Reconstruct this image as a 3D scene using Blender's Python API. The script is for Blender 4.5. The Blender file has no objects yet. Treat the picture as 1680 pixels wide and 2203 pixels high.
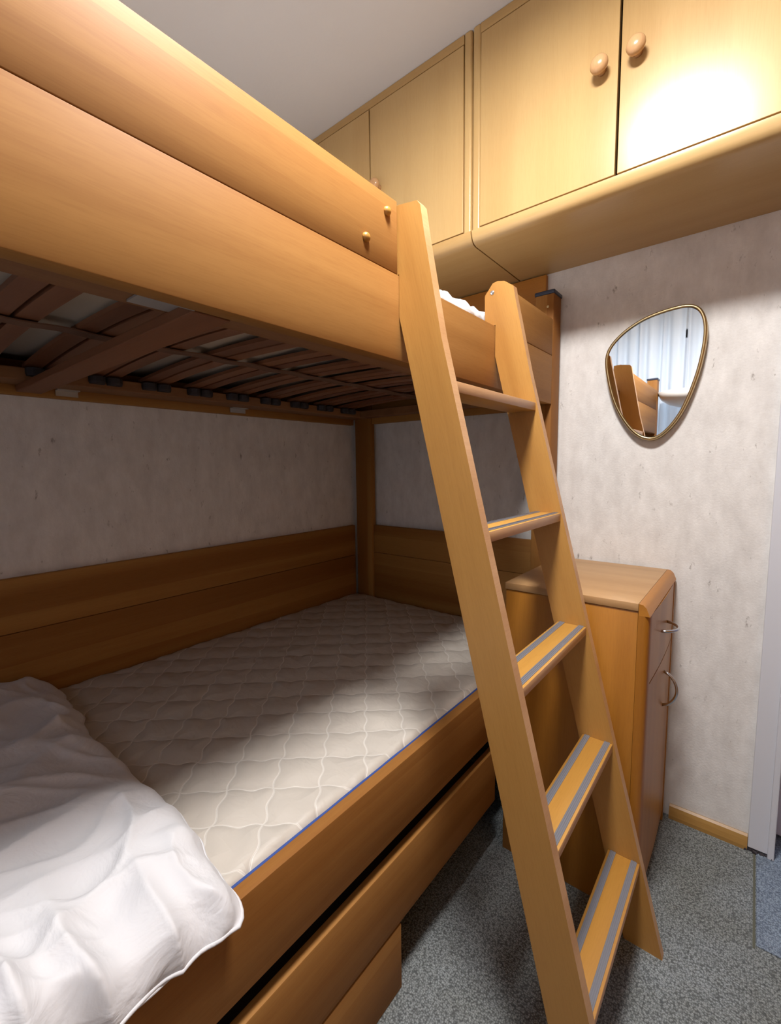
import bpy, bmesh, math, random
from math import sin, cos, pi, radians, exp, sqrt, floor
from mathutils import Vector, Matrix, noise
C = bpy.context.scene.collection
SC = bpy.context.scene
random.seed(7)

# ------------------------------------------------------------------ camera
yaw, pitch, roll = radians(39.06), radians(5.8), radians(-0.66)
f = Vector((-sin(yaw)*cos(pitch), cos(yaw)*cos(pitch), -sin(pitch)))
r = f.cross(Vector((0, 0, 1))).normalized()
u = r.cross(f)
r2 = r*cos(roll) + u*sin(roll)
u2 = u*cos(roll) - r*sin(roll)
cam = bpy.data.cameras.new('camera')
cam.sensor_fit = 'HORIZONTAL'
cam.sensor_width = 36
cam.lens = 965/1680*36
cam.clip_start = 0.02
co = bpy.data.objects.new('camera', cam)
C.objects.link(co)
co.matrix_world = Matrix(((r2.x, u2.x, -f.x, 1.6), (r2.y, u2.y, -f.y, -1.701), (r2.z, u2.z, -f.z, 1.2), (0, 0, 0, 1)))
SC.camera = co

# ------------------------------------------------------------------ world and exposure
SC.view_settings.view_transform = 'Standard'
SC.view_settings.look = 'None'
SC.view_settings.gamma = 1
SC.view_settings.use_curve_mapping = False
SC.view_settings.exposure = 0.08
LAMP = 215.0
DAY = 2.0
HALL = 25.0
w = bpy.data.worlds.new('sky')
SC.world = w
w.use_nodes = True
w.node_tree.nodes['Background'].inputs[0].default_value = (0.80, 0.90, 1.0, 1)
w.node_tree.nodes['Background'].inputs[1].default_value = DAY


# ------------------------------------------------------------------ materials
def new_mat(name):
    m = bpy.data.materials.new(name)
    m.use_nodes = True
    return m, m.node_tree.nodes, m.node_tree.links, m.node_tree.nodes['Principled BSDF']


def plain(name, col, rough=0.5, metal=0.0, spec=0.5, emit=None, strength=0, coat=0):
    m, n, l, b = new_mat(name)
    b.inputs['Base Color'].default_value = (*col, 1)
    b.inputs['Roughness'].default_value = rough
    b.inputs['Metallic'].default_value = metal
    b.inputs['Specular IOR Level'].default_value = spec
    b.inputs['Coat Weight'].default_value = coat
    if emit:
        b.inputs['Emission Color'].default_value = (*emit, 1)
        b.inputs['Emission Strength'].default_value = strength
    return m


def wood(name, dark, light, axis, rough=0.36, rot=0.0, band=9.0, contrast=1.0, spec=0.45, stave=0.0):
    """satin beech laminate, grain along the given axis (0 x, 1 y, 2 z)"""
    m, n, l, b = new_mat(name)
    tc = n.new('ShaderNodeTexCoord')
    oi = n.new('ShaderNodeObjectInfo')
    sc = n.new('ShaderNodeMath'); sc.operation = 'MULTIPLY'; sc.inputs[1].default_value = 13.0
    l.new(oi.outputs['Random'], sc.inputs[0])
    add = n.new('ShaderNodeVectorMath'); add.operation = 'ADD'
    l.new(tc.outputs['Object'], add.inputs[0]); l.new(sc.outputs[0], add.inputs[1])
    rt = n.new('ShaderNodeVectorRotate'); rt.rotation_type = 'Y_AXIS'; rt.inputs['Angle'].default_value = rot
    l.new(add.outputs[0], rt.inputs['Vector'])

    def stretched(across, along, detail, dist=0.0):
        mp = n.new('ShaderNodeMapping')
        s = [across]*3; s[axis] = along
        mp.inputs['Scale'].default_value = s
        l.new(rt.outputs[0], mp.inputs[0])
        t = n.new('ShaderNodeTexNoise'); t.inputs['Scale'].default_value = 1.0
        t.inputs['Detail'].default_value = detail; t.inputs['Distortion'].default_value = dist
        l.new(mp.outputs[0], t.inputs['Vector'])
        return t
    sp = n.new('ShaderNodeSeparateXYZ'); l.new(add.outputs[0], sp.inputs[0])
    dv_ = n.new('ShaderNodeMath'); dv_.operation = 'DIVIDE'; dv_.inputs[1].default_value = 0.058
    l.new(sp.outputs[0 if axis == 2 else 2], dv_.inputs[0])
    fl_ = n.new('ShaderNodeMath'); fl_.operation = 'FLOOR'; l.new(dv_.outputs[0], fl_.inputs[0])
    wn = n.new('ShaderNodeTexWhiteNoise'); wn.noise_dimensions = '1D'; l.new(fl_.outputs[0], wn.inputs['W'])
    a = stretched(band*1.3, 0.5, 1.5, 0.15)
    g = stretched(95.0, 3.5, 4.0)
    p = stretched(420.0, 28.0, 2.0)
    rmp = n.new('ShaderNodeValToRGB')
    e = rmp.color_ramp.elements
    e[0].position = 0.38; e[1].position = 0.60
    e[0].color = (*dark, 1); e[1].color = (*light, 1)
    mix = n.new('ShaderNodeMix'); mix.data_type = 'FLOAT'
    mix.inputs[0].default_value = 0.13
    l.new(a.outputs['Fac'], mix.inputs[2]); l.new(g.outputs['Fac'], mix.inputs[3])
    m2 = n.new('ShaderNodeMix'); m2.data_type = 'FLOAT'; m2.inputs[0].default_value = stave
    l.new(mix.outputs[0], m2.inputs[2]); l.new(wn.outputs['Value'], m2.inputs[3])
    l.new(m2.outputs[0], rmp.inputs[0])
    mul = n.new('ShaderNodeMix'); mul.data_type = 'RGBA'; mul.blend_type = 'MULTIPLY'
    mul.inputs[0].default_value = 0.3*contrast
    fr = n.new('ShaderNodeValToRGB')
    fr.color_ramp.elements[0].position = 0.3; fr.color_ramp.elements[0].color = (0.78, 0.72, 0.66, 1)
    fr.color_ramp.elements[1].position = 0.55; fr.color_ramp.elements[1].color = (1, 1, 1, 1)
    l.new(p.outputs['Fac'], fr.inputs[0])
    l.new(rmp.outputs[0], mul.inputs[6]); l.new(fr.outputs[0], mul.inputs[7])
    l.new(mul.outputs[2], b.inputs['Base Color'])
    b.inputs['Roughness'].default_value = rough
    b.inputs['Specular IOR Level'].default_value = spec
    bp = n.new('ShaderNodeBump'); bp.inputs['Strength'].default_value = 0.06; bp.inputs['Distance'].default_value = 0.001
    l.new(g.outputs['Fac'], bp.inputs['Height']); l.new(bp.outputs[0], b.inputs['Normal'])
    return m


BD, BL = (0.255, 0.105, 0.024), (0.38, 0.185, 0.052)
BED = [wood('beech_bed_%s' % 'xyz'[i], BD, BL, i, rough=0.6, spec=0.15, stave=0.2) for i in range(3)]
CAB_D, CAB_L = (0.475, 0.295, 0.115), (0.54, 0.355, 0.15)
CAB = [wood('beech_cabinet_%s' % 'xyz'[i], CAB_D, CAB_L, i, rough=0.27, band=5.0, contrast=0.5) for i in range(3)]
LAD = wood('beech_ladder', (0.36, 0.165, 0.036), (0.45, 0.228, 0.056), 2, rough=0.42, rot=0.245, band=7.0)
LADY = wood('beech_tread', (0.42, 0.20, 0.035), (0.50, 0.26, 0.055), 1, rough=0.42, band=7.0)
DRE = [wood('beech_dresser_%s' % 'xyz'[i], (0.34, 0.130, 0.014), (0.44, 0.18, 0.024), i, rough=0.38, band=8.0) for i in range(3)]
DTOP = wood('beech_dresser_top', (0.38, 0.21, 0.085), (0.46, 0.27, 0.12), 0, rough=0.42, band=8.0)
EDGE = wood('beech_edge_band', (0.50, 0.27, 0.12), (0.58, 0.34, 0.17), 1, rough=0.4)
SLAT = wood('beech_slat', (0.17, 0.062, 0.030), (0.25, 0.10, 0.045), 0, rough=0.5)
SLATR = wood('slat_frame_wood', (0.20, 0.085, 0.03), (0.28, 0.13, 0.05), 1, rough=0.6)  # frame wood darkened to stand in for the weak light under the bunk
SKIRT = wood('varnished_skirting', (0.34, 0.18, 0.045), (0.46, 0.27, 0.08), 0, rough=0.35)
DARK = plain('dark_gap', (0.02, 0.012, 0.01), 0.8)
CHROME = plain('satin_metal', (0.62, 0.62, 0.64), 0.25, 1.0)
GREYMET = plain('grey_bracket', (0.45, 0.45, 0.44), 0.4, 0.6)
GOLD = plain('aged_gold_metal', (0.50, 0.38, 0.20), 0.3, 1.0)
CAPBLUE = plain('dark_blue_plastic', (0.02, 0.03, 0.06), 0.4)
WHITEP = plain('white_paint', (0.62, 0.63, 0.68), 0.35)
LAMPMETAL = plain('white_lamp_metal', (0.55, 0.54, 0.52), 0.4)
BOWL = plain('opal_bowl', (0.8, 0.79, 0.77), 0.3)
BEAM = wood('reddish_beam_wood', (0.17, 0.06, 0.022), (0.24, 0.09, 0.035), 0, rough=0.6)  # beam colour darkened to imitate the low fill light below the slats
STRIP = plain('grey_grip_strip', (0.17, 0.17, 0.19), 0.3)
STRAP = plain('brown_webbing', (0.16, 0.08, 0.045), 0.9)
RUBBER = plain('black_rubber', (0.03, 0.025, 0.03), 0.7)
BLUE = plain('blue_piping', (0.02, 0.06, 0.26), 0.7)


def wallpaper():
    m, n, l, b = new_mat('mottled_wallpaper')
    tc = n.new('ShaderNodeTexCoord')
    def nz(scale, detail, rough=0.5, stretch=(1, 1, 1)):
        mp = n.new('ShaderNodeMapping'); mp.inputs['Scale'].default_value = stretch
        l.new(tc.outputs['Object'], mp.inputs[0])
        t = n.new('ShaderNodeTexNoise'); t.inputs['Scale'].default_value = scale
        t.inputs['Detail'].default_value = detail; t.inputs['Roughness'].default_value = rough
        l.new(mp.outputs[0], t.inputs['Vector']); return t
    base = nz(20, 5, 0.65, (1, 1, 0.5))
    r1 = n.new('ShaderNodeValToRGB')
    r1.color_ramp.elements[0].position = 0.33; r1.color_ramp.elements[0].color = (0.64, 0.615, 0.59, 1)
    r1.color_ramp.elements[1].position = 0.66; r1.color_ramp.elements[1].color = (0.78, 0.76, 0.735, 1)
    l.new(base.outputs['Fac'], r1.inputs[0])
    fl = nz(42, 4, 0.65, (1, 1, 0.45))
    r2_ = n.new('ShaderNodeValToRGB')
    r2_.color_ramp.elements[0].position = 0.635; r2_.color_ramp.elements[0].color = (1, 1, 1, 1)
    r2_.color_ramp.elements[1].position = 0.74; r2_.color_ramp.elements[1].color = (0.42, 0.39, 0.37, 1)
    l.new(fl.outputs['Fac'], r2_.inputs[0])
    mx = n.new('ShaderNodeMix'); mx.data_type = 'RGBA'; mx.blend_type = 'MULTIPLY'; mx.inputs[0].default_value = 1
    l.new(r1.outputs[0], mx.inputs[6]); l.new(r2_.outputs[0], mx.inputs[7])
    l.new(mx.outputs[2], b.inputs['Base Color'])
    b.inputs['Roughness'].default_value = 0.75
    b.inputs['Specular IOR Level'].default_value = 0.25
    gr = nz(160, 4, 0.6)
    bp = n.new('ShaderNodeBump'); bp.inputs['Strength'].default_value = 0.35; bp.inputs['Distance'].default_value = 0.002
    l.new(gr.outputs['Fac'], bp.inputs['Height']); l.new(bp.outputs[0], b.inputs['Normal'])
    return m


def ceiling_mat():
    m, n, l, b = new_mat('painted_ceiling')
    tc = n.new('ShaderNodeTexCoord')
    t = n.new('ShaderNodeTexNoise'); t.inputs['Scale'].default_value = 90; t.inputs['Detail'].default_value = 3
    l.new(tc.outputs['Object'], t.inputs['Vector'])
    bp = n.new('ShaderNodeBump'); bp.inputs['Strength'].default_value = 0.12; bp.inputs['Distance'].default_value = 0.002
    l.new(t.outputs['Fac'], bp.inputs['Height']); l.new(bp.outputs[0], b.inputs['Normal'])
    b.inputs['Base Color'].default_value = (0.62, 0.61, 0.605, 1)
    b.inputs['Roughness'].default_value = 0.9
    return m


def carpet_mat(name, c1, c2, c3):
    m, n, l, b = new_mat(name)
    tc = n.new('ShaderNodeTexCoord')
    mp = n.new('ShaderNodeMapping'); mp.inputs['Rotation'].default_value = (0, 0, 0.0)
    l.new(tc.outputs['Object'], mp.inputs[0])
    vo = n.new('ShaderNodeTexVoronoi'); vo.inputs['Scale'].default_value = 240; vo.inputs['Randomness'].default_value = 0.75
    l.new(mp.outputs[0], vo.inputs['Vector'])
    big = n.new('ShaderNodeTexNoise'); big.inputs['Scale'].default_value = 5; big.inputs['Detail'].default_value = 4
    l.new(mp.outputs[0], big.inputs['Vector'])
    mid = n.new('ShaderNodeTexNoise'); mid.inputs['Scale'].default_value = 150; mid.inputs['Detail'].default_value = 4
    mid.inputs['Roughness'].default_value = 0.7
    l.new(mp.outputs[0], mid.inputs['Vector'])
    r1 = n.new('ShaderNodeValToRGB')
    r1.color_ramp.elements[0].position = 0.35; r1.color_ramp.elements[0].color = (*c1, 1)
    r1.color_ramp.elements[1].position = 0.65; r1.color_ramp.elements[1].color = (*c2, 1)
    l.new(big.outputs['Fac'], r1.inputs[0])
    r3 = n.new('ShaderNodeValToRGB')
    r3.color_ramp.elements[0].position = 0.30; r3.color_ramp.elements[0].color = (0.62, 0.62, 0.64, 1)
    r3.color_ramp.elements[1].position = 0.58; r3.color_ramp.elements[1].color = (1.1, 1.1, 1.1, 1)
    l.new(mid.outputs['Fac'], r3.inputs[0])
    mx = n.new('ShaderNodeMix'); mx.data_type = 'RGBA'; mx.blend_type = 'MULTIPLY'; mx.inputs[0].default_value = 0.9
    l.new(r1.outputs[0], mx.inputs[6]); l.new(r3.outputs[0], mx.inputs[7])
    # dark flecks between the loops
    r4 = n.new('ShaderNodeValToRGB')
    r4.color_ramp.elements[0].position = 0.25; r4.color_ramp.elements[0].color = (1, 1, 1, 1)
    r4.color_ramp.elements[1].position = 0.75; r4.color_ramp.elements[1].color = (*c3, 1)
    l.new(vo.outputs['Distance'], r4.inputs[0])
    mx2 = n.new('ShaderNodeMix'); mx2.data_type = 'RGBA'; mx2.blend_type = 'MULTIPLY'; mx2.inputs[0].default_value = 1
    l.new(mx.outputs[2], mx2.inputs[6]); l.new(r4.outputs[0], mx2.inputs[7])
    l.new(mx2.outputs[2], b.inputs['Base Color'])
    b.inputs['Roughness'].default_value = 0.95
    b.inputs['Specular IOR Level'].default_value = 0.1
    bp = n.new('ShaderNodeBump'); bp.inputs['Strength'].default_value = 0.7; bp.inputs['Distance'].default_value = 0.004; bp.invert = True
    l.new(vo.outputs['Distance'], bp.inputs['Height']); l.new(bp.outputs[0], b.inputs['Normal'])
    return m


def cloth_mat(name, col, fine=500, wr=0.0, rough=0.85):
    m, n, l, b = new_mat(name)
    tc = n.new('ShaderNodeTexCoord')
    t = n.new('ShaderNodeTexNoise'); t.inputs['Scale'].default_value = fine
    l.new(tc.outputs['Object'], t.inputs['Vector'])
    bp = n.new('ShaderNodeBump'); bp.inputs['Strength'].default_value = 0.15; bp.inputs['Distance'].default_value = 0.0006
    l.new(t.outputs['Fac'], bp.inputs['Height'])
    last = bp
    if wr:
        t2 = n.new('ShaderNodeTexNoise'); t2.inputs['Scale'].default_value = 14; t2.inputs['Detail'].default_value = 4
        t2.inputs['Distortion'].default_value = 0.8
        l.new(tc.outputs['Object'], t2.inputs['Vector'])
        b2 = n.new('ShaderNodeBump'); b2.inputs['Strength'].default_value = wr; b2.inputs['Distance'].default_value = 0.01
        l.new(t2.outputs['Fac'], b2.inputs['Height']); l.new(bp.outputs[0], b2.inputs['Normal'])
        last = b2
    l.new(last.outputs[0], b.inputs['Normal'])
    b.inputs['Base Color'].default_value = (*col, 1)
    b.inputs['Roughness'].default_value = rough
    b.inputs['Specular IOR Level'].default_value = 0.2
    b.inputs['Sheen Weight'].default_value = 0.15
    return m


QA = radians(42)
QC = 0.092


def quilt_mat():
    """off-white mattress ticking with wavy diamond quilting seams"""
    m, n, l, b = new_mat('quilted_ticking')
    tc = n.new('ShaderNodeTexCoord')
    mp = n.new('ShaderNodeMapping'); mp.inputs['Rotation'].default_value = (0, 0, -QA)
    l.new(tc.outputs['Object'], mp.inputs[0])
    sx = n.new('ShaderNodeSeparateXYZ'); l.new(mp.outputs[0], sx.inputs[0])

    def M(op, a, b_=None, c_=None):
        x = n.new('ShaderNodeMath'); x.operation = op
        for i, v in enumerate((a, b_, c_)):
            if v is None: continue
            if isinstance(v, (int, float)): x.inputs[i].default_value = v
            else: l.new(v, x.inputs[i])
        return x.outputs[0]
    wv = 2*pi/QC*1.5
    uu = M('ADD', sx.outputs[0], M('MULTIPLY', M('SINE', M('MULTIPLY', sx.outputs[1], wv)), 0.0032))
    vv = M('ADD', sx.outputs[1], M('MULTIPLY', M('SINE', M('MULTIPLY', sx.outputs[0], wv)), 0.0032))
    du = M('PINGPONG', M('ADD', uu, 50*QC), QC/2)
    dv = M('PINGPONG', M('ADD', vv, 50*QC), QC/2)
    d = M('MINIMUM', du, dv)
    line = M('SUBTRACT', 1.0, M('SMOOTH_MIN', M('DIVIDE', d, 0.0024), 1.0, 0.3))
    puff = M('POWER', M('DIVIDE', d, QC/2), 0.4)
    cr = n.new('ShaderNodeMix'); cr.data_type = 'RGBA'
    l.new(M('MAXIMUM', line, 0.0), cr.inputs[0])
    cr.inputs[6].default_value = (0.52, 0.475, 0.42, 1); cr.inputs[7].default_value = (0.78, 0.745, 0.69, 1)
    l.new(cr.outputs[2], b.inputs['Base Color'])
    wr = n.new('ShaderNodeTexNoise'); wr.inputs['Scale'].default_value = 16; wr.inputs['Detail'].default_value = 3; wr.inputs['Distortion'].default_value = 0.7
    l.new(tc.outputs['Object'], wr.inputs['Vector'])
    h = M('ADD', puff, M('MULTIPLY', wr.outputs['Fac'], 0.9))
    h = M('ADD', h, M('MULTIPLY', line, 0.12))
    bp = n.new('ShaderNodeBump'); bp.inputs['Strength'].default_value = 0.8; bp.inputs['Distance'].default_value = 0.008
    l.new(h, bp.inputs['Height']); l.new(bp.outputs[0], b.inputs['Normal'])
    b.inputs['Roughness'].default_value = 0.5
    b.inputs['Specular IOR Level'].default_value = 0.4
    return m


WALLP = wallpaper()
CEIL = ceiling_mat()
CARPET = carpet_mat('grey_loop_carpet', (0.27, 0.285, 0.27), (0.34, 0.37, 0.375), (0.35, 0.35, 0.35))
CARPET2 = carpet_mat('blue_grey_carpet', (0.24, 0.29, 0.35), (0.30, 0.37, 0.44), (0.45, 0.45, 0.5))
QUILT = quilt_mat()
DUVET = cloth_mat('white_duvet_cotton', (0.62, 0.615, 0.635), 500, 0.7)
UPMAT = cloth_mat('beige_mattress_cover', (0.50, 0.41, 0.30), 400)
CURT = cloth_mat('sheer_curtain', (0.85, 0.88, 0.92), 600)
CURT.node_tree.nodes['Principled BSDF'].inputs['Transmission Weight'].default_value = 0.0
_n = CURT.node_tree.nodes; _l = CURT.node_tree.links
_tr = _n.new('ShaderNodeBsdfTranslucent'); _tr.inputs[0].default_value = (0.75, 0.8, 0.88, 1)
_ms = _n.new('ShaderNodeMixShader'); _ms.inputs[0].default_value = 0.45
_l.new(_n['Principled BSDF'].outputs[0], _ms.inputs[1]); _l.new(_tr.outputs[0], _ms.inputs[2])
_l.new(_ms.outputs[0], _n['Material Output'].inputs['Surface'])
OPAL = plain('lit_opal_glass', (0.9, 0.88, 0.84), 0.4, emit=(1.0, 0.97, 0.95), strength=LAMP)
MIRROR = plain('mirror_glass', (0.86, 0.88, 0.88), 0.015, 1.0)
m_, n_, l_, b_ = new_mat('window_glass')
b_.inputs['Transmission Weight'].default_value = 1.0; b_.inputs['Roughness'].default_value = 0.0
b_.inputs['Base Color'].default_value = (0.95, 0.97, 1, 1); b_.inputs['IOR'].default_value = 1.1
GLASS = m_


# ------------------------------------------------------------------ helpers
def thing(name, label, cat, loc, group=None):
    o = bpy.data.objects.new(name, None); C.objects.link(o)
    o.empty_display_size = 0.05
    o.location = loc; o['label'] = label; o['category'] = cat
    if group: o['group'] = group
    return o


def wloc(o):
    v = Vector(o.location)
    while o.parent:
        o = o.parent; v += Vector(o.location)
    return v


def obj(name, bm, mat, parent=None, smooth=False, origin=None):
    """bm is in world coordinates; linked as one mesh object"""
    org = wloc(parent) if parent else Vector((0, 0, 0))
    own = Vector(origin) if origin is not None else org
    bmesh.ops.translate(bm, verts=bm.verts, vec=-own)
    bmesh.ops.recalc_face_normals(bm, faces=bm.faces)
    me = bpy.data.meshes.new(name); bm.to_mesh(me); bm.free()
    for mt in (mat if isinstance(mat, (list, tuple)) else [mat]): me.materials.append(mt)
    if smooth:
        for p in me.polygons: p.use_smooth = True
    o = bpy.data.objects.new(name, me); C.objects.link(o)
    if parent: o.parent = parent
    o.location = own - org
    return o


def autosmooth(o, ang=35):
    me = o.data
    for p in me.polygons: p.use_smooth = True
    bm = bmesh.new(); bm.from_mesh(me)
    for e in bm.edges:
        if len(e.link_faces) == 2 and e.calc_face_angle(0) > radians(ang): e.smooth = False
    bm.to_mesh(me); bm.free()
    return o


def tag(o, label, cat, group=None):
    o['label'] = label; o['category'] = cat
    if group: o['group'] = group
    return o


def box(x0, x1, y0, y1, z0, z1, bev=0.0, seg=2, bm=None):
    t = bmesh.new()
    bmesh.ops.create_cube(t, size=1)
    for v in t.verts:
        v.co = Vector(((x0+x1)/2 + v.co.x*(x1-x0), (y0+y1)/2 + v.co.y*(y1-y0), (z0+z1)/2 + v.co.z*(z1-z0)))
    if bev:
        bmesh.ops.bevel(t, geom=t.edges[:], offset=bev, segments=seg, profile=0.5, affect='EDGES', clamp_overlap=True)
    if bm is None: return t
    me = bpy.data.meshes.new('t'); t.to_mesh(me); t.free(); bm.from_mesh(me); bpy.data.meshes.remove(me)
    return bm


def join(bm, t):
    me = bpy.data.meshes.new('t'); t.to_mesh(me); t.free(); bm.from_mesh(me); bpy.data.meshes.remove(me)
    return bm


def prism(pts, axis, a, b, bev=0.0, seg=2):
    """polygon in the plane normal to axis, extruded from a to b"""
    t = bmesh.new()
    def mk(p, c):
        q = list(p); q.insert(axis, c); return t.verts.new(q)
    v0 = [mk(p, a) for p in pts]; v1 = [mk(p, b) for p in pts]
    t.faces.new(v0); t.faces.new(v1[::-1])
    k = len(pts)
    for i in range(k): t.faces.new((v0[i], v0[(i+1) % k], v1[(i+1) % k], v1[i]))
    bmesh.ops.recalc_face_normals(t, faces=t.faces)
    if bev:
        es = [e for e in t.edges if abs(e.verts[0].co[axis]-e.verts[1].co[axis]) < 1e-6]
        bmesh.ops.bevel(t, geom=es, offset=bev, segments=seg, profile=0.5, affect='EDGES', clamp_overlap=True)
    return t


def lathe(prof, centre, axis=(0, 0, 1), seg=28, caps=True):
    """prof: (radius, height) pairs, revolved about axis through centre"""
    t = bmesh.new(); rings = []
    q = Vector((0, 0, 1)).rotation_difference(Vector(axis))
    c = Vector(centre)
    for rr, h in prof:
        if rr < 1e-6: rings.append([t.verts.new(c + q @ Vector((0, 0, h)))])
        else: rings.append([t.verts.new(c + q @ Vector((rr*cos(2*pi*i/seg), rr*sin(2*pi*i/seg), h))) for i in range(seg)])
    for a, b in zip(rings, rings[1:]):
        for i in range(seg):
            j = (i+1) % seg
            if len(a) == 1 and len(b) > 1: t.faces.new((a[0], b[i], b[j]))
            elif len(b) == 1 and len(a) > 1: t.faces.new((a[i], b[0], a[j]))
            elif len(a) > 1: t.faces.new((a[i], b[i], b[j], a[j]))
    for rg in (rings[0], rings[-1]):
        if len(rg) > 1 and caps: t.faces.new(rg)
    return t


def tube(pts, rad, seg=10, closed=False, bm=None, flat=None):
    t = bm or bmesh.new(); pts = [Vector(p) for p in pts]; rings = []
    k = len(pts); up = None
    for i, p in enumerate(pts):
        a = pts[(i-1) % k] if (closed or i > 0) else p
        b = pts[(i+1) % k] if (closed or i < k-1) else p
        d = (b-a).normalized()
        if up is None: up = d.orthogonal().normalized()
        up = (up - d*up.dot(d)).normalized(); sd = d.cross(up)
        rings.append([t.verts.new(p + (up*cos(2*pi*j/seg) + sd*sin(2*pi*j/seg))*rad) for j in range(seg)])
    for i in range(k if closed else k-1):
        a, b = rings[i], rings[(i+1) % k]
        off = 0
        if closed and i == k-1:
            off = min(range(seg), key=lambda o_: (a[0].co-b[o_].co).length)
        for j in range(seg): t.faces.new((a[j], a[(j+1) % seg], b[(j+1+off) % seg], b[(j+off) % seg]))
    if not closed: t.faces.new(rings[0]); t.faces.new(rings[-1][::-1])
    return t


def copy_tree(o, parent=None):
    c = o.copy(); C.objects.link(c)
    if parent: c.parent = parent
    for ch in list(o.children): copy_tree(ch, c)
    return c


def struct(name, bm, mat):
    o = obj(name, bm, mat); o['kind'] = 'structure'; return o


# ------------------------------------------------------------------ room
XR, YF, ZC = 2.45, -2.45, 2.50
DX0, DX1, DZ = 1.70, 2.40, 1.87          # doorway in the back wall
WX0, WX1, WZ0, WZ1 = 0.25, 2.05, 0.85, 2.2
struct('floor', box(-0.1, XR+0.1, YF-0.1, 0.0, -0.05, 0), CARPET)
struct('floor_hallway', box(DX0-0.6, XR+0.5, 0.0, 1.3, -0.05, 0), CARPET2)
struct('ceiling', box(-0.1, XR+0.1, YF-0.1, 0.1, ZC, ZC+0.05), CEIL)
struct('wall_left', box(-0.1, 0, YF-0.1, 0.1, 0, ZC), WALLP)
bw = box(0, DX0, 0, 0.1, 0, ZC); box(DX0, DX1, 0, 0.1, DZ, ZC, bm=bw); box(DX1, XR, 0, 0.1, 0, ZC, bm=bw)
struct('wall_back', bw, WALLP)
struct('wall_right', box(XR, XR+0.1, YF-0.1, 0.1, 0, ZC), BED[2])  # unseen wall; brown wood put on it to cut the bounce light
fw = box(0, WX0, YF-0.1, YF, 0, ZC); box(WX1, XR, YF-0.1, YF, 0, ZC, bm=fw)
box(WX0, WX1, YF-0.1, YF, 0, WZ0, bm=fw); box(WX0, WX1, YF-0.1, YF, WZ1, ZC, bm=fw)
struct('wall_front', fw, WALLP)
PALE = plain('lilac_white_paint', (0.66, 0.63, 0.74), 0.6)
hw = box(DX0-0.6, XR+0.5, 1.3, 1.35, 0, ZC); box(XR+0.5, XR+0.55, 0.1, 1.35, 0, ZC, bm=hw); box(DX0-0.65, DX0-0.6, 0.1, 1.35, 0, ZC, bm=hw)
box(DX0-0.6, XR+0.5, 0.1, 1.3, ZC, ZC+0.05, bm=hw); box(XR, XR+0.5, 0.0, 0.1, 0, ZC, bm=hw)
struct('wall_hallway', hw, PALE)

wf = bmesh.new()
for a in ((WX0, WX0+0.06, WZ0, WZ1), (WX1-0.06, WX1, WZ0, WZ1), (WX0, WX1, WZ0, WZ0+0.06), (WX0, WX1, WZ1-0.06, WZ1), (1.12, 1.18, WZ0, WZ1)):
    box(a[0], a[1], YF-0.08, YF-0.03, a[2], a[3], bm=wf)
wo = struct('window_1', wf, WHITEP)
obj('pane', box(WX0+0.05, WX1-0.05, YF-0.06, YF-0.055, WZ0+0.05, WZ1-0.05), GLASS, wo)

# door casing beside the doorway: flat board with a raised inner bead, frayed dark foot
tr = box(1.645, 1.700, -0.016, -0.0005, 0.012, 1.875, 0.002)
box(1.692, 1.708, -0.022, 0.11, 0.0, 1.875, 0.003, bm=tr)
box(1.645, 2.448, -0.016, -0.0005, 1.845, 1.875, 0.002, bm=tr)
box(2.40, 2.448, -0.016, -0.0005, 0.0, 1.875, 0.002, bm=tr)
struct('trim_1', tr, WHITEP)
dl = struct('door_1', box(1.712, 1.752, 0.105, 0.85, 0.008, 1.86, 0.002), PALE)
obj('door_handle', tube([(1.712, 0.78, 1.0), (1.672, 0.78, 1.0), (1.664, 0.772, 1.0), (1.664, 0.67, 1.0)], 0.008, 10), CHROME, dl, True)
crumb = bmesh.new()
for i in range(16):
    a = 1.640 + i*0.0042
    rr = 0.004 + 0.0035*random.random()
    join(crumb, lathe([(0, 0), (rr, 0.001), (rr*0.9, 0.004+0.006*random.random()), (0, 0.011)], (a, -0.010-0.008*random.random(), 0), seg=7))
tag(obj('torn_edge', crumb, RUBBER), 'black crumbled filler under the foot of the white door casing', 'filler')

bb = bmesh.new()
join(bb, prism([(-0.0005, 0), (-0.0005, 0.045), (-0.004, 0.046), (-0.010, 0.040), (-0.014, 0.028), (-0.018, 0.012), (-0.018, 0)], 0, 1.435, 1.644))
struct('baseboard_back', bb, SKIRT)

cp = obj('carpet_offcut', box(1.6665, DX1-0.002, -0.358, 0.0, 0.0, 0.004, 0.0015), CARPET2)
tag(cp, 'blue-grey carpet offcut let into the floor at the doorway on the right', 'carpet')
seam = obj('carpet_seam', prism([(1.6595, -0.3665), (1.6645, -0.3665), (1.6645, -0.022), (1.6595, -0.022)], 2, 0.0, 0.0015), plain('worn_seam', (0.10, 0.10, 0.07), 0.9))
tag(seam, 'dark worn seam line in the carpet running from the door casing', 'carpet seam')

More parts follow.
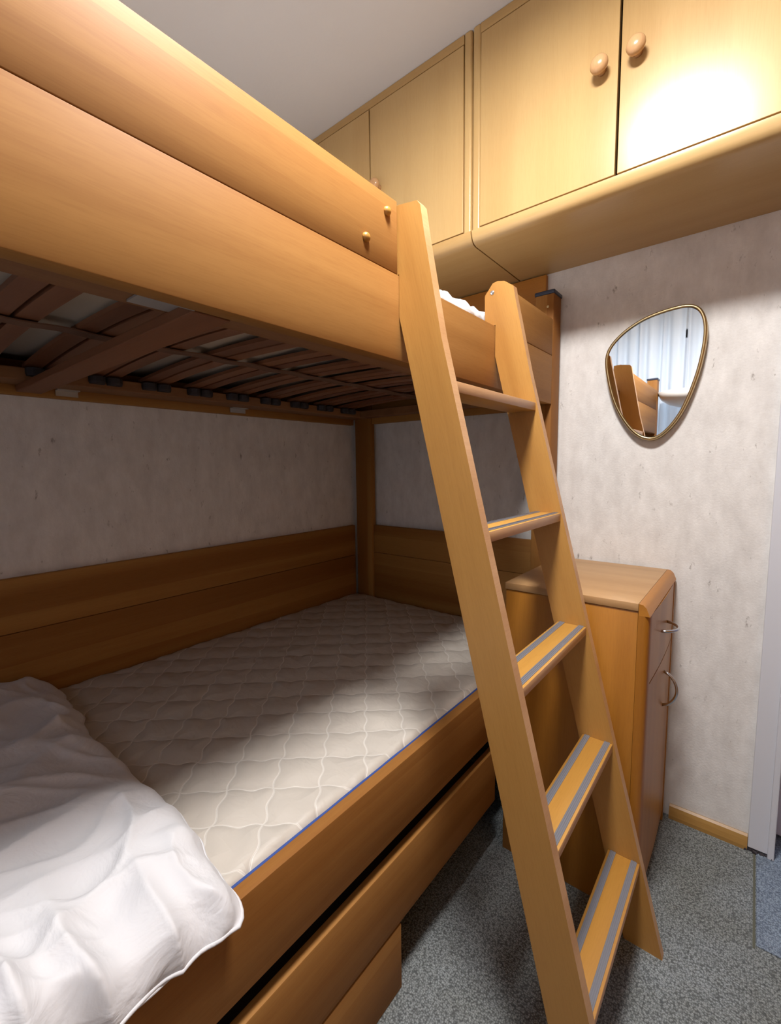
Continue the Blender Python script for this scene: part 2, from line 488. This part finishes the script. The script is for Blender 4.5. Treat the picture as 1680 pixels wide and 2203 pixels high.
# ------------------------------------------------------------------ ceiling lamp (the room's light)
LX, LY = 1.325, -1.23
lt = thing('ceiling_lamp', 'lit round opal ceiling lamp mounted above the ladder', 'lamp', (LX, LY, ZC))
obj('lamp_base', lathe([(0, 0), (0.155, 0), (0.16, -0.006), (0.16, -0.02), (0.15, -0.024), (0, -0.024)], (LX, LY, ZC), seg=40), LAMPMETAL, lt, True)
obj('rim', lathe([(0.156, -0.020), (0.164, -0.020), (0.166, -0.052), (0.160, -0.054), (0.156, -0.050), (0.156, -0.020)], (LX, LY, ZC), seg=48, caps=False), LAMPMETAL, lt, True)  # invented rim, added to shield the cabinets from sideways lamp light
obj('lamp_shade', lathe([(0.145, -0.024), (0.148, -0.032), (0.143, -0.040), (0.12, -0.047), (0.08, -0.052), (0.035, -0.055), (0, -0.056)], (LX, LY, ZC), seg=40), OPAL, lt, True)

hl = thing('ceiling_lamp', 'cool white round lamp on the ceiling of the hallway beyond the doorway', 'lamp', (2.1, 0.75, ZC))
obj('lamp_shade', lathe([(0, 0), (0.13, 0), (0.13, -0.04), (0.09, -0.06), (0, -0.065)], (2.1, 0.75, ZC), seg=32), plain('hallway_opal', (0.8, 0.8, 0.8), 0.4, emit=(0.66, 0.78, 1.0), strength=HALL), hl, True)

# ------------------------------------------------------------------ bunk bed
XF = 1.03                     # outer face of the bed's front
HEAD = -2.13
bed = thing('bunk_bed', 'orange-brown beech bunk bed standing in the corner along the left wall', 'bunk bed', (0.5, -1.05, 0))


def bed_part(name, args, axis, bev=0.002, parent=None, label=None):
    o = obj(name, box(*args, bev), BED[axis], parent or bed)
    if label: o['label'] = label
    return autosmooth(o)


def post(x0, x1, y0, y1, z1=1.79, cap=True, foot=True):
    p = bed_part('post', (x0, x1, y0, y1, 0.0, z1), 2, 0.003)
    if cap:
        c = obj('post_cap', box(x0-0.0035, x1+0.0035, y0-0.0035, y1+0.0035, z1-0.004, z1+0.010, 0.004, 3), CAPBLUE, p); c['label'] = 'dark blue plastic cap'
        s = obj('screw', lathe([(0, 0), (0.0045, 0), (0.004, 0.0015), (0, 0.002)], ((x0+x1)/2+0.012, y0, z1-0.045), (0, -1, 0), 12), GOLD, p)
    return p


post(0.966, XF, -0.095, -0.020)
post(0.040, 0.142, -0.052, -0.022, z1=1.74, cap=False)
post(0.966, XF, HEAD, HEAD+0.075)
post(0.012, 0.075, HEAD, HEAD+0.075)
# lower bed
lr = bed_part('lower_side_rail', (1.004, XF, HEAD+0.077, -0.097, 0.388, 0.550), 1)
bed_part('wall_panel', (0.010, 0.030, HEAD+0.077, -0.054, 0.30, 0.751), 1)
bed_part('wall_panel', (0.010, 0.030, HEAD+0.077, -0.054, 0.7525, 0.905), 1)
bed_part('end_panel', (0.144, 0.964, -0.040, -0.020, 0.30, 0.775), 0)
bed_part('end_panel', (0.144, 0.964, -0.040, -0.020, 0.7765, 0.912), 0)
bed_part('end_panel', (0.077, 0.964, HEAD+0.02, HEAD+0.04, 0.30, 0.95), 0)
b = bed_part('bed_board', (0.032, 1.002, HEAD+0.09, -0.055, 0.400, 0.418), 1)
# under-bed drawer front and plinth
dr = bed_part('drawer_front', (1.008, XF, HEAD+0.08, -0.50, 0.168, 0.338), 1, 0.004)
obj('drawer_box', box(0.30, 1.006, HEAD+0.12, -0.55, 0.19, 0.30), DARK, dr)
pl = bed_part('plinth', (1.006, XF-0.001, HEAD+0.08, -0.975, 0.0, 0.163), 1, 0.002)
obj('plinth_side', box(0.35, 1.005, -0.995, -0.977, 0.0, 0.16), BED[0], pl)
# upper bed
bed_part('upper_side_rail', (1.000, XF, HEAD+0.077, -0.097, 1.412, 1.576), 1, 0.0012)
gb = bed_part('guard_board', (1.004, XF, HEAD+0.077, -0.968, 1.5768, 1.712), 1, 0.0015)
for y, z in ((-1.000, 1.681), (-1.061, 1.612)):
    s = obj('screw_cover', lathe([(0, -0.001), (0.0085, -0.001), (0.0085, 0.002), (0.0075, 0.005), (0.005, 0.0075), (0.0, 0.0085)], (XF, y, z), (1, 0, 0), 20), LADY, gb, True)
    s['label'] = 'pale domed screw cover'
bed_part('guard_board', (1.004, XF, -0.500, -0.097, 1.578, 1.700), 1, 0.003)
bed_part('upper_wall_rail', (0.010, 0.034, HEAD+0.077, -0.054, 1.405, 1.62), 1)
bed_part('upper_end_panel', (0.144, 0.964, -0.042, -0.020, 1.405, 1.585), 0)
bed_part('upper_end_panel', (0.144, 0.964, -0.042, -0.020, 1.587, 1.765), 0)
bed_part('upper_end_panel', (0.077, 0.964, HEAD+0.02, HEAD+0.042, 1.405, 1.75), 0)

# board screwed to the wall below the cabinets
wb = obj('wall_board', box(0.03, 0.974, -0.019, -0.0005, 1.778, 1.885, 0.002), DRE[0])
tag(wb, 'flat beech board on the wall between the left cabinet and the upper bunk', 'board')

# ------------------------------------------------------------------ upper slatted base
sb = thing('slatted_base', 'dark slatted base with a centre strap seen under the upper bunk', 'slatted base', (0.5, -1.05, 1.43))
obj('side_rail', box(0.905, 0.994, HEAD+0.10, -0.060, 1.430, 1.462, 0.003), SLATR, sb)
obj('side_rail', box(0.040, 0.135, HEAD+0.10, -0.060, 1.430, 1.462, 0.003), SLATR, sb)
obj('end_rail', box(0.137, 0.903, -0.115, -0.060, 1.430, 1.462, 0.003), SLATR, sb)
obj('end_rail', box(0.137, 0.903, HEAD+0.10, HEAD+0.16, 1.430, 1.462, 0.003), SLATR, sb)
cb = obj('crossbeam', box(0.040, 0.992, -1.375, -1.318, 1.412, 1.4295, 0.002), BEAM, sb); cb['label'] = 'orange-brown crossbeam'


def arch(x): return 1.464 + 0.016*(1-((x-0.52)/0.40)**2)


def slat_bm(y0, y1):
    t = bmesh.new(); N = 16; rings = []
    for i in range(N+1):
        x = 0.115 + (0.925-0.115)*i/N; z = arch(x)
        rings.append([t.verts.new((x, y0, z)), t.verts.new((x, y1, z)), t.verts.new((x, y1, z+0.009)), t.verts.new((x, y0, z+0.009))])
    for a, b_ in zip(rings, rings[1:]):
        for j in range(4): t.faces.new((a[j], a[(j+1) % 4], b_[(j+1) % 4], b_[j]))
    t.faces.new(rings[0]); t.faces.new(rings[-1][::-1])
    return t


first = None; fh = None
k = 0
ys = []
y = -1.232 + 0.141*7
while y > HEAD+0.2:
    ys.append(y); y -= 0.141
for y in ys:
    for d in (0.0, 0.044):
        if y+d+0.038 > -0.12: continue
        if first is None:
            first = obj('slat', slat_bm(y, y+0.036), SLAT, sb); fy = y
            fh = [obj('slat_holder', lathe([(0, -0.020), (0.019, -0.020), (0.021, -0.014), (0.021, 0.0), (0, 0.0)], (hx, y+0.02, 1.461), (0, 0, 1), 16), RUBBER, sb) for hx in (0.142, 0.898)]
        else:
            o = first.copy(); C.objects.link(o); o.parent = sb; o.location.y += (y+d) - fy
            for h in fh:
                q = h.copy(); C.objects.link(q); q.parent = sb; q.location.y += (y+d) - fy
st = bmesh.new(); N = 90; R_ = []
for i in range(N+1):
    yy = HEAD+0.14 + (-0.09-HEAD-0.14)*i/N
    ph = ((yy+1.232+0.141*20) % 0.141)/0.141
    zz = 1.4755 - 0.0035*(0.5+0.5*cos(2*pi*(ph-0.35)))
    R_.append([st.verts.new((0.505, yy, zz)), st.verts.new((0.540, yy, zz)), st.verts.new((0.540, yy, zz+0.003)), st.verts.new((0.505, yy, zz+0.003))])
for a, b_ in zip(R_, R_[1:]):
    for j in range(4): st.faces.new((a[j], a[(j+1) % 4], b_[(j+1) % 4], b_[j]))
obj('centre_strap', st, STRAP, sb)
for a in ((0.925, 1.001, -1.432, -1.376, 1.404, 1.4295), (0.036, 0.060, -1.285, -1.230, 1.405, 1.4295), (0.036, 0.060, -0.735, -0.670, 1.405, 1.4295)):
    k = obj('bracket', box(a[0], a[1], a[2], a[3], 1.4265, 1.4295), GREYMET, sb)
    k['label'] = 'grey metal bracket'
    obj('bracket_lip', box(a[0] if a[0] < .5 else a[1]-0.003, a[0]+0.003 if a[0] < .5 else a[1]-0.0005, a[2], a[3], 1.412, 1.4265), GREYMET, k)


# ------------------------------------------------------------------ mattresses
def mattress(x0, x1, y0, y1, z0, z1, rad, step, puff):
    """rounded slab with a quilted, slightly wrinkled top"""
    t = bmesh.new()
    nx = int((x1-x0)/step); ny = int((y1-y0)/step)
    ca, sa = cos(QA), sin(QA)
    top = []
    for i in range(nx+1):
        row = []
        for j in range(ny+1):
            x = x0+(x1-x0)*i/nx; y = y0+(y1-y0)*j/ny
            e = min(x-x0, x1-x, y-y0, y1-y)
            dz = -(rad-sqrt(max(0, rad*rad-(rad-e)**2))) if e < rad else 0
            uu = x*ca+y*sa; vv = -x*sa+y*ca
            du = abs(((uu/QC) % 1)-0.5)*2; dv = abs(((vv/QC) % 1)-0.5)*2   # 1 on the seams
            h = puff*(1-du**4)*(1-dv**4)
            h += 0.004*noise.noise(Vector((x*5, y*5, 1)))
            row.append(t.verts.new((x, y, z1+dz+h)))
        top.append(row)
    for i in range(nx):
        for j in range(ny): t.faces.new((top[i][j], top[i+1][j], top[i+1][j+1], top[i][j+1]))
    rim = [top[i][0] for i in range(nx)] + [top[nx][j] for j in range(ny)] + [top[i][ny] for i in range(nx, 0, -1)] + [top[0][j] for j in range(ny, 0, -1)]
    low = [t.verts.new((v.co.x, v.co.y, z0)) for v in rim]
    k = len(rim)
    for i in range(k): t.faces.new((rim[i], low[i], low[(i+1) % k], rim[(i+1) % k]))
    t.faces.new(low)
    return t


lm = thing('lower_mattress', 'off-white quilted mattress lying in the lower bunk', 'mattress', (0.5, -1.05, 0.418))
obj('quilted_cover', mattress(0.036, 1.000, HEAD+0.10, -0.058, 0.4185, 0.556, 0.012, 0.010, 0.004), QUILT, lm, True)
pp = []
for (cx, cy, a0) in ((0.987, -0.072, 0), (0.049, -0.072, 90), (0.049, HEAD+0.114, 180), (0.987, HEAD+0.114, 270)):
    for s in range(5):
        a = radians(a0+s*22.5); pp.append((cx+0.0135*cos(a), cy+0.0135*sin(a), 0.5460))
pi_ = obj('piping', tube(pp, 0.0034, 8, closed=True), BLUE, lm, True); pi_['label'] = 'blue piping'
um = tag(obj('upper_mattress', mattress(0.040, 0.992, HEAD+0.12, -0.062, 1.4965, 1.585, 0.015, 0.04, 0.0), UPMAT, None, True, (0.5, -1.05, 1.497)), 'beige mattress lying on the slats of the upper bunk', 'mattress')


# ------------------------------------------------------------------ duvets
def fold(x, y, s=1.0):
    """soft quilted cotton relief"""
    p = Vector((x, y, 0))
    wx = noise.noise(p*3.1 + Vector((5, 1, 2)))*0.12
    wy = noise.noise(p*3.1 + Vector((1, 8, 4)))*0.12
    a = noise.noise(Vector(((x+wx)*4.0, (y+wy)*5.5, 3)))
    b_ = noise.noise(Vector(((x+wx)*10.0, (y+wy)*12.0, 7)))
    rdg = 1-abs(noise.noise(Vector(((x+wx+0.5*y)*6.0, (y+wy)*7.0, 11))))*2.2
    rd2 = 1-abs(noise.noise(Vector(((x+0.2*wx-0.35*y)*13.0, (y+wy)*9.0, 15))))*2.4
    return s*(0.020*a + 0.005*b_ + 0.014*max(0, rdg)**2 + 0.007*max(0, rd2)**2)


def duvet_edge(x):
    return -1.372 + 0.022*noise.noise(Vector((x*5.5, 2, 0))) + 0.010*noise.noise(Vector((x*17, 6, 0))) - 0.018*max(0, x-0.85) + 0.018*exp(-((x-0.12)/0.10)**2)


def make_duvet():
    """closed comforter: relief on top, flat underneath, rounded free edges"""
    t = bmesh.new()
    NX, NY = 190, 150
    X0, X1, Y0 = 0.050, 1.078, HEAD+0.125
    top, bot, rim = [], [], []
    for i in range(NX+1):
        s = i/NX
        x = X0+(X1-X0)*(1-(1-s)**1.7)
        rt, rb = [], []
        for j in range(NY+1):
            tt = j/NY
            xe = x - 0.012*s**6*min(1, (1-tt)*3) + 0.010*noise.noise(Vector((tt*9, 3, 8)))*s
            ye = duvet_edge(min(x, 1.12)) - 0.030*s**14
            y = Y0 + (ye-Y0)*(1-(1-tt)**1.7)
            ey = ye-y; ex = X1-x; e0 = x-X0
            def rnd(e, r): return sqrt(max(0, 1-(1-min(1, e/r))**2))
            th = rnd(ey, 0.060)*rnd(ex, 0.050)*rnd(e0, 0.030)
            thk = 0.048 + 0.040*min(1, ey/0.30)
            k = min(1, ey/0.05)*min(1, ex/0.03)*min(1, e0/0.03)
            nd = fold(x, y)*k
            # gathers running over the front edge
            hang = max(0, min(1, (x-0.84)/0.16))
            ph = y*74 - x*16 + 5*noise.noise(Vector((y*5, x*4, 1)))
            gat = 0.0150*(1-abs(sin(ph*0.5))*1.6)*hang*min(1, ey/0.05)
            hangy = max(0, min(1, 1-ey/0.14))
            gat += 0.008*(1-abs(sin((x*48+y*15+4*noise.noise(Vector((x*4, y*4, 2))))*0.5))*1.6)*hangy*k
            droop = 0.016*max(0, (x-1.030)/0.048)**2
            base = 0.5655 - droop
            side = 0.010*(1-abs(sin(ph*0.5))*1.5)*max(0, 1-ex/0.05)*min(1, ey/0.05)
            zt = base + thk*(0.33+0.67*th) + nd + gat*rnd(ex, 0.02)
            zb = base + thk*0.33*(1-th)
            edge = i in (0, NX) or j in (0, NY)
            if edge: zt = zb = (zt+zb)/2
            v = t.verts.new((xe+side, y, zt)); rt.append(v)
            rb.append(v if edge else t.verts.new((xe+side*0.5, y, zb)))
            if j == NY or i == NX: rim.append((xe+side, y, zt, i, j))
        top.append(rt); bot.append(rb)
    for i in range(NX):
        for j in range(NY):
            t.faces.new((top[i][j], top[i+1][j], top[i+1][j+1], top[i][j+1]))
            q = (bot[i][j], bot[i][j+1], bot[i+1][j+1], bot[i+1][j])
            if len(set(q)) == 4 and set(q) != {top[i][j], top[i+1][j], top[i+1][j+1], top[i][j+1]}: t.faces.new(q)
    seam = [p for p in rim if p[4] == NY] + [p for p in reversed(rim) if p[3] == NX and p[4] < NY]
    return t, [Vector(p[:3]) for p in seam]


dv = thing('duvet', 'rumpled white duvet draped over the front rail of the lower bunk', 'duvet', (0.6, -1.75, 0.5615))
dbm, seam_pts = make_duvet()
obj('duvet_cover', dbm, DUVET, dv, True)
sp_ = [seam_pts[0]]
for p in seam_pts[1:]:
    if (p-sp_[-1]).length > 0.008: sp_.append(p)
obj('edge_seam', tube(sp_, 0.0028, 8), DUVET, dv, True)


def crumple(x0, x1, y0, y1, z, h, n=90):
    t = bmesh.new(); rows = []
    for i in range(n+1):
        row = []
        for j in range(n+1):
            x = x0+(x1-x0)*i/n; y = y0+(y1-y0)*j/n
            e = min(x-x0, x1-x, y-y0, y1-y)
            k = sqrt(max(0, 1-(1-min(1, e/0.07))**2))
            hh = h*k*(0.78+0.22*noise.noise(Vector((x*6, y*6, 9)))) + 0.8*fold(x*2.2, y*2.2)*k
            row.append(t.verts.new((x, y, z+max(0.0015, hh))))
        rows.append(row)
    for i in range(n):
        for j in range(n): t.faces.new((rows[i][j], rows[i+1][j], rows[i+1][j+1], rows[i][j+1]))
    rim = [rows[i][0] for i in range(n)] + [rows[n][j] for j in range(n)] + [rows[i][n] for i in range(n, 0, -1)] + [rows[0][j] for j in range(n, 0, -1)]
    t.faces.new(rim[::-1])
    return t


ud = tag(obj('upper_duvet', crumple(0.10, 0.992, -1.35, -0.22, 1.588, 0.066), DUVET, None, True, (0.55, -0.82, 1.588)), 'white bedding heaped on the upper bunk behind the ladder', 'duvet')

# ------------------------------------------------------------------ ladder
ladder = thing('ladder', 'pale beech ladder with five treads leaning on the upper bunk', 'ladder', (1.4, -0.74, 0))
prof = [(1.490, 0.0), (1.1295, 1.442), (1.0860, 1.640), (1.0810, 1.668), (1.0560, 1.686), (1.0360, 1.6905), (1.0220, 1.688),
        (0.9990, 1.660), (1.0000, 1.578), (XF+0.0015, 1.5775), (XF+0.0015, 1.495), (1.0880, 1.268), (1.405, 0.0)]


def edge_faces(o):
    o.data.materials.append(EDGE)
    for p in o.data.polygons:
        if p.normal.x > 0.75: p.material_index = 1
    return o


def stringer(y0, y1, scr, p):
    o = edge_faces(autosmooth(obj('stringer', prism(p, 1, y0, y1), LAD, ladder), 30))
    if scr:
        s = obj('screw', lathe([(0, -0.001), (0.006, -0.001), (0.0055, 0.0012), (0.0035, 0.0016), (0.003, 0.0002), (0, 0.0002)], (1.021, y0, 1.664), (0, -1, 0), 16), CHROME, o, True)
        s['label'] = 'metal screw head'
    return o


prof_near = [(1.490, 0.0), (1.1295, 1.442), (1.092, 1.636), (1.083, 1.690), (1.075, 1.700), (1.034, 1.706), (1.0, 1.706),
             (0.9980, 1.655), (1.0000, 1.578), (XF+0.0015, 1.5775), (XF+0.0015, 1.495), (1.0880, 1.268), (1.405, 0.0)]
stringer(-0.965, -0.943, False, prof_near)
stringer(-0.540, -0.518, True, prof)
for i, z in enumerate((0.222, 0.506, 0.791, 1.076, 1.361)):
    xf = 1.490 - 0.25*z - 0.002
    tb = edge_faces(autosmooth(obj('tread', box(xf-0.072, xf, -0.9425, -0.5405, z-0.021, z, 0.0015), LADY, ladder)))
    for dx in (0.0055, 0.053):
        g = box(xf-dx-0.0135, xf-dx, -0.9420, -0.5410, z-0.0005, z+0.0014, 0.0004, 1)
        for q in (0.003, 0.0065, 0.010): box(xf-dx-q-0.0012, xf-dx-q, -0.9420, -0.5410, z+0.0012, z+0.0022, bm=g)
        s = obj('grip_strip', g, STRIP, tb); s['label'] = 'ribbed grey grip strip'

# ------------------------------------------------------------------ wall cabinets
FY = -0.387


def knob(x, z, parent):
    return obj('knob', lathe([(0.0, 0.0), (0.011, 0.0), (0.0095, 0.006), (0.010, 0.012), (0.0165, 0.017), (0.0205, 0.023), (0.0215, 0.029), (0.0195, 0.035), (0.0145, 0.0395), (0.007, 0.042), (0, 0.0425)],
                             (x, FY, z), (0, -1, 0), 28), KN, parent, True)


KN = wood('turned_beech_knob', (0.50, 0.28, 0.13), (0.58, 0.35, 0.17), 2, rough=0.25)


def make_cabinet(x0, x1, label):
    cx = (x0+x1)/2
    t = thing('wall_cabinet', label, 'cabinet', (cx, -0.19, 1.89), None)
    z0, z1 = 1.890, 2.4985
    sw, ov = 0.026, 0.0
    # carcass: rounded floor rail, stiles, head rail, back
    pr = [(-0.001, z0), (FY+0.030, z0), (FY+0.018, z0+0.0025), (FY+0.009, z0+0.008), (FY+0.003, z0+0.017), (FY, z0+0.030), (FY, z0+0.0385), (FY+0.022, z0+0.0385), (-0.001, z0+0.0385)]
    c = prism(pr, 0, x0, x1)
    obj('bottom', c, CAB[0], t)
    autosmooth(t.children[-1], 40)
    for a, b_ in ((x0, x0+sw), (x1-sw, x1)):
        s = box(a, b_, FY, -0.001, z0+0.0385, z1)
        es = [e for e in s.edges if abs(e.verts[0].co.y-FY) < 1e-5 and abs(e.verts[1].co.y-FY) < 1e-5 and abs(e.verts[0].co.z-e.verts[1].co.z) > 0.1]
        bmesh.ops.bevel(s, geom=es, offset=0.007, segments=4, profile=0.5, affect='EDGES')
        autosmooth(obj('side_panel', s, CAB[2], t), 50)
    obj('head_rail', box(x0+sw, x1-sw, FY, -0.001, z1-0.026, z1), CAB[0], t)
    obj('back_panel', box(x0+sw, x1-sw, -0.012, -0.001, z0+0.0385, z1-0.026), DARK, t)
    g = 0.003
    mid = cx
    for (a, b_, kx) in ((x0+sw+0.0015, mid-g, mid-0.041), (mid+g, x1-sw-0.0015, mid+0.041)):
        d = obj('door', box(a, b_, FY-0.0005, FY+0.018, z0+0.0385+0.0035, z1-0.026-0.0025, 0.0012, 2), CAB[2], t, origin=(a, FY, z0+0.04))
        knob(kx, 2.191, d)
    return t


make_cabinet(0.8730, 1.693, 'right-hand beech wall cabinet with two doors and knobs, its right door glossy with lamplight')
make_cabinet(0.045, 0.8685, 'left-hand beech wall cabinet above the upper bunk, mostly hidden by the bed')

# ------------------------------------------------------------------ dresser
dz = 0.855
ds = thing('dresser', 'narrow beech dresser standing at the foot of the bed beside the wall', 'dresser', (1.22, -0.24, 0))
dx0, dx1, dy0, dy1 = 1.043, 1.394, -0.474, -0.012
autosmooth(obj('body', box(dx0+0.001, dx1-0.001, dy0, dy1, 0.0, dz-0.0215, 0.001), DRE[2], ds))
autosmooth(obj('top', box(dx0-0.001, dx1, dy0-0.003, dy1, dz-0.020, dz, 0.0015), DTOP, ds))
# front frame with rounded outer corner: upright with nose and a sloped top rail
up = prism([(dx1, dy0-0.003), (dx1+0.014, dy0-0.003), (dx1+0.021, dy0+0.002), (dx1+0.025, dy0+0.010), (dx1+0.026, dy0+0.030), (dx1, dy0+0.030)], 2, 0.0, dz-0.030)
autosmooth(obj('front_stile', up, DRE[2], ds), 50)
up = prism([(dx1, dy1-0.030), (dx1+0.026, dy1-0.030), (dx1+0.025, dy1-0.010), (dx1+0.014, dy1), (dx1, dy1)], 2, 0.0, dz-0.030)
autosmooth(obj('front_stile', up, DRE[2], ds), 50)
nose = prism([(dx1+0.0005, dz-0.030), (dx1+0.0005, dz-0.0005), (dx1+0.010, dz-0.002), (dx1+0.018, dz-0.010), (dx1+0.026, dz-0.030)], 1, dy0-0.003, dy1)
autosmooth(obj('top_rail', nose, DRE[1], ds), 50)


def front_panel(name, z0, z1):
    pts = []
    a, b_ = dy0+0.031, dy1-0.031
    for i in range(13):
        q = i/12; pts.append((dx1+0.024+0.004*sin(pi*q), a+(b_-a)*q))
    pts += [(dx1+0.001, b_), (dx1+0.001, a)]
    return autosmooth(obj(name, prism(pts, 2, z0, z1), DRE[2], ds), 40)


dw = front_panel('drawer', 0.640, 0.822)
dd = front_panel('door', 0.040, 0.636)
obj('plinth', box(dx1+0.001, dx1+0.018, dy0+0.031, dy1-0.031, 0.0, 0.038), DRE[1], ds)


def arc_handle(parent, y, z0, z1, out=0.036):
    xs = dx1+0.0275
    pts = []
    for i in range(17):
        q = i/16
        pts.append((xs-0.001+out*max(0, sin(pi*q))**0.55, y, z0+(z1-z0)*q))
    h = obj('handle', tube(pts, 0.0042, 10), CHROME, parent, True); h['label'] = 'metal bow handle'


def bow(parent, z, ya, yb, out=0.036):
    xs = dx1+0.0275
    pts = [(xs-0.002+out*max(0, sin(pi*i/16))**0.55, ya+(yb-ya)*i/16, z) for i in range(17)]
    h = obj('handle', tube(pts, 0.0042, 10), CHROME, parent, True); h['label'] = 'metal bow handle'


bow(dw, 0.735, -0.290, -0.190)
arc_handle(dd, -0.200, 0.480, 0.585)

# ------------------------------------------------------------------ mirror
mpts = [(1.187, 1.564), (1.223, 1.620), (1.290, 1.661), (1.366, 1.678), (1.424, 1.676), (1.455, 1.645), (1.465, 1.580), (1.451, 1.474), (1.417, 1.366), (1.374, 1.300), (1.329, 1.276), (1.277, 1.303), (1.225, 1.383), (1.195, 1.478)]


def smooth_loop(pts, sub=6):
    out = []; k = len(pts)
    for i in range(k):
        p0, p1, p2, p3 = [Vector(pts[(i+d) % k]) for d in (-1, 0, 1, 2)]
        for s in range(sub):
            t = s/sub
            out.append(0.5*((2*p1) + (p2-p0)*t + (2*p0-5*p1+4*p2-p3)*t*t + (3*p1-p0-3*p2+p3)*t**3))
    return out


lp = smooth_loop(mpts)
cen = sum(lp, Vector((0, 0)))/len(lp)
mir = thing('mirror', 'asymmetric teardrop mirror with thin gold frame on the wallpapered wall', 'mirror', (cen.x, -0.001, cen.y))
gl = [cen+(p-cen)*0.955 for p in lp]
obj('mirror_glass', prism([(p.x, p.y) for p in gl], 1, -0.026, -0.003), MIRROR, mir)
fr = bmesh.new(); rings = []
K = len(lp)
for i, p in enumerate(lp):
    tn = (lp[(i+1) % K]-lp[i-1]).normalized(); nn = Vector((tn.y, -tn.x))
    if nn.dot(p-cen) < 0: nn = -nn
    cs = [(-0.004, -0.026), (-0.006, -0.0285), (-0.004, -0.0305), (0.000, -0.0305), (0.003, -0.028), (0.004, -0.022), (0.004, -0.001), (-0.006, -0.001)]
    ring = []
    for a, yy in cs:
        q = p+nn*(a-0.002); ring.append(fr.verts.new((q.x, yy, q.y)))
    rings.append(ring)
for i in range(K):
    a, b_ = rings[i], rings[(i+1) % K]
    for j in range(8): fr.faces.new((a[j], a[(j+1) % 8], b_[(j+1) % 8], b_[j]))
obj('frame', fr, GOLD, mir, True)

# ------------------------------------------------------------------ window side of the room, seen in the mirror
def curtain(x0, x1, label, amp=0.022, wl=0.085):
    t = bmesh.new(); N = int((x1-x0)/0.008); cols = []
    for i in range(N+1):
        x = x0+(x1-x0)*i/N
        yy = YF+0.13 + amp*sin(2*pi*x/wl+2*sin(x*7)) + 0.3*amp*sin(2*pi*x/wl*2.3)
        cols.append([t.verts.new((x+0.003*k*sin(x*40), yy*1.0+0.004*k*sin(x*23), 0.25+(2.40-0.25)*k/5)) for k in range(6)])
    for a, b_ in zip(cols, cols[1:]):
        for j in range(5): t.faces.new((a[j], b_[j], b_[j+1], a[j+1]))
    o = obj('curtain', t, CURT, None, True, ((x0+x1)/2, YF+0.13, 0.25))
    return tag(o, label, 'curtain')


curtain(0.20, 1.14, 'sheer white curtain reflected in the left half of the mirror')
curtain(1.16, 2.10, 'sheer white curtain reflected at the right edge of the mirror')
cr = tag(obj('curtain_rail', box(0.10, 2.20, YF+0.085, YF+0.175, 2.42, 2.4985, 0.004), WHITEP), 'white curtain rail on the ceiling above the window', 'curtain rail')

fl = thing('floor_lamp', 'unlit uplighter with a white bowl beside the curtains, seen in the mirror', 'lamp', (1.20, -2.16, 0))
obj('base', lathe([(0, 0), (0.12, 0), (0.12, 0.012), (0.02, 0.024), (0, 0.024)], (1.20, -2.16, 0), seg=32), LAMPMETAL, fl, True)
obj('pole', lathe([(0.011, 0.022), (0.011, 1.60)], (1.20, -2.16, 0), seg=16), LAMPMETAL, fl, True)
obj('bowl', lathe([(0.0, 1.590), (0.045, 1.594), (0.105, 1.613), (0.155, 1.648), (0.185, 1.700), (0.178, 1.700), (0.148, 1.654), (0.100, 1.620), (0.045, 1.603), (0.0, 1.600)], (1.20, -2.16, 0), seg=36), BOWL, fl, True)
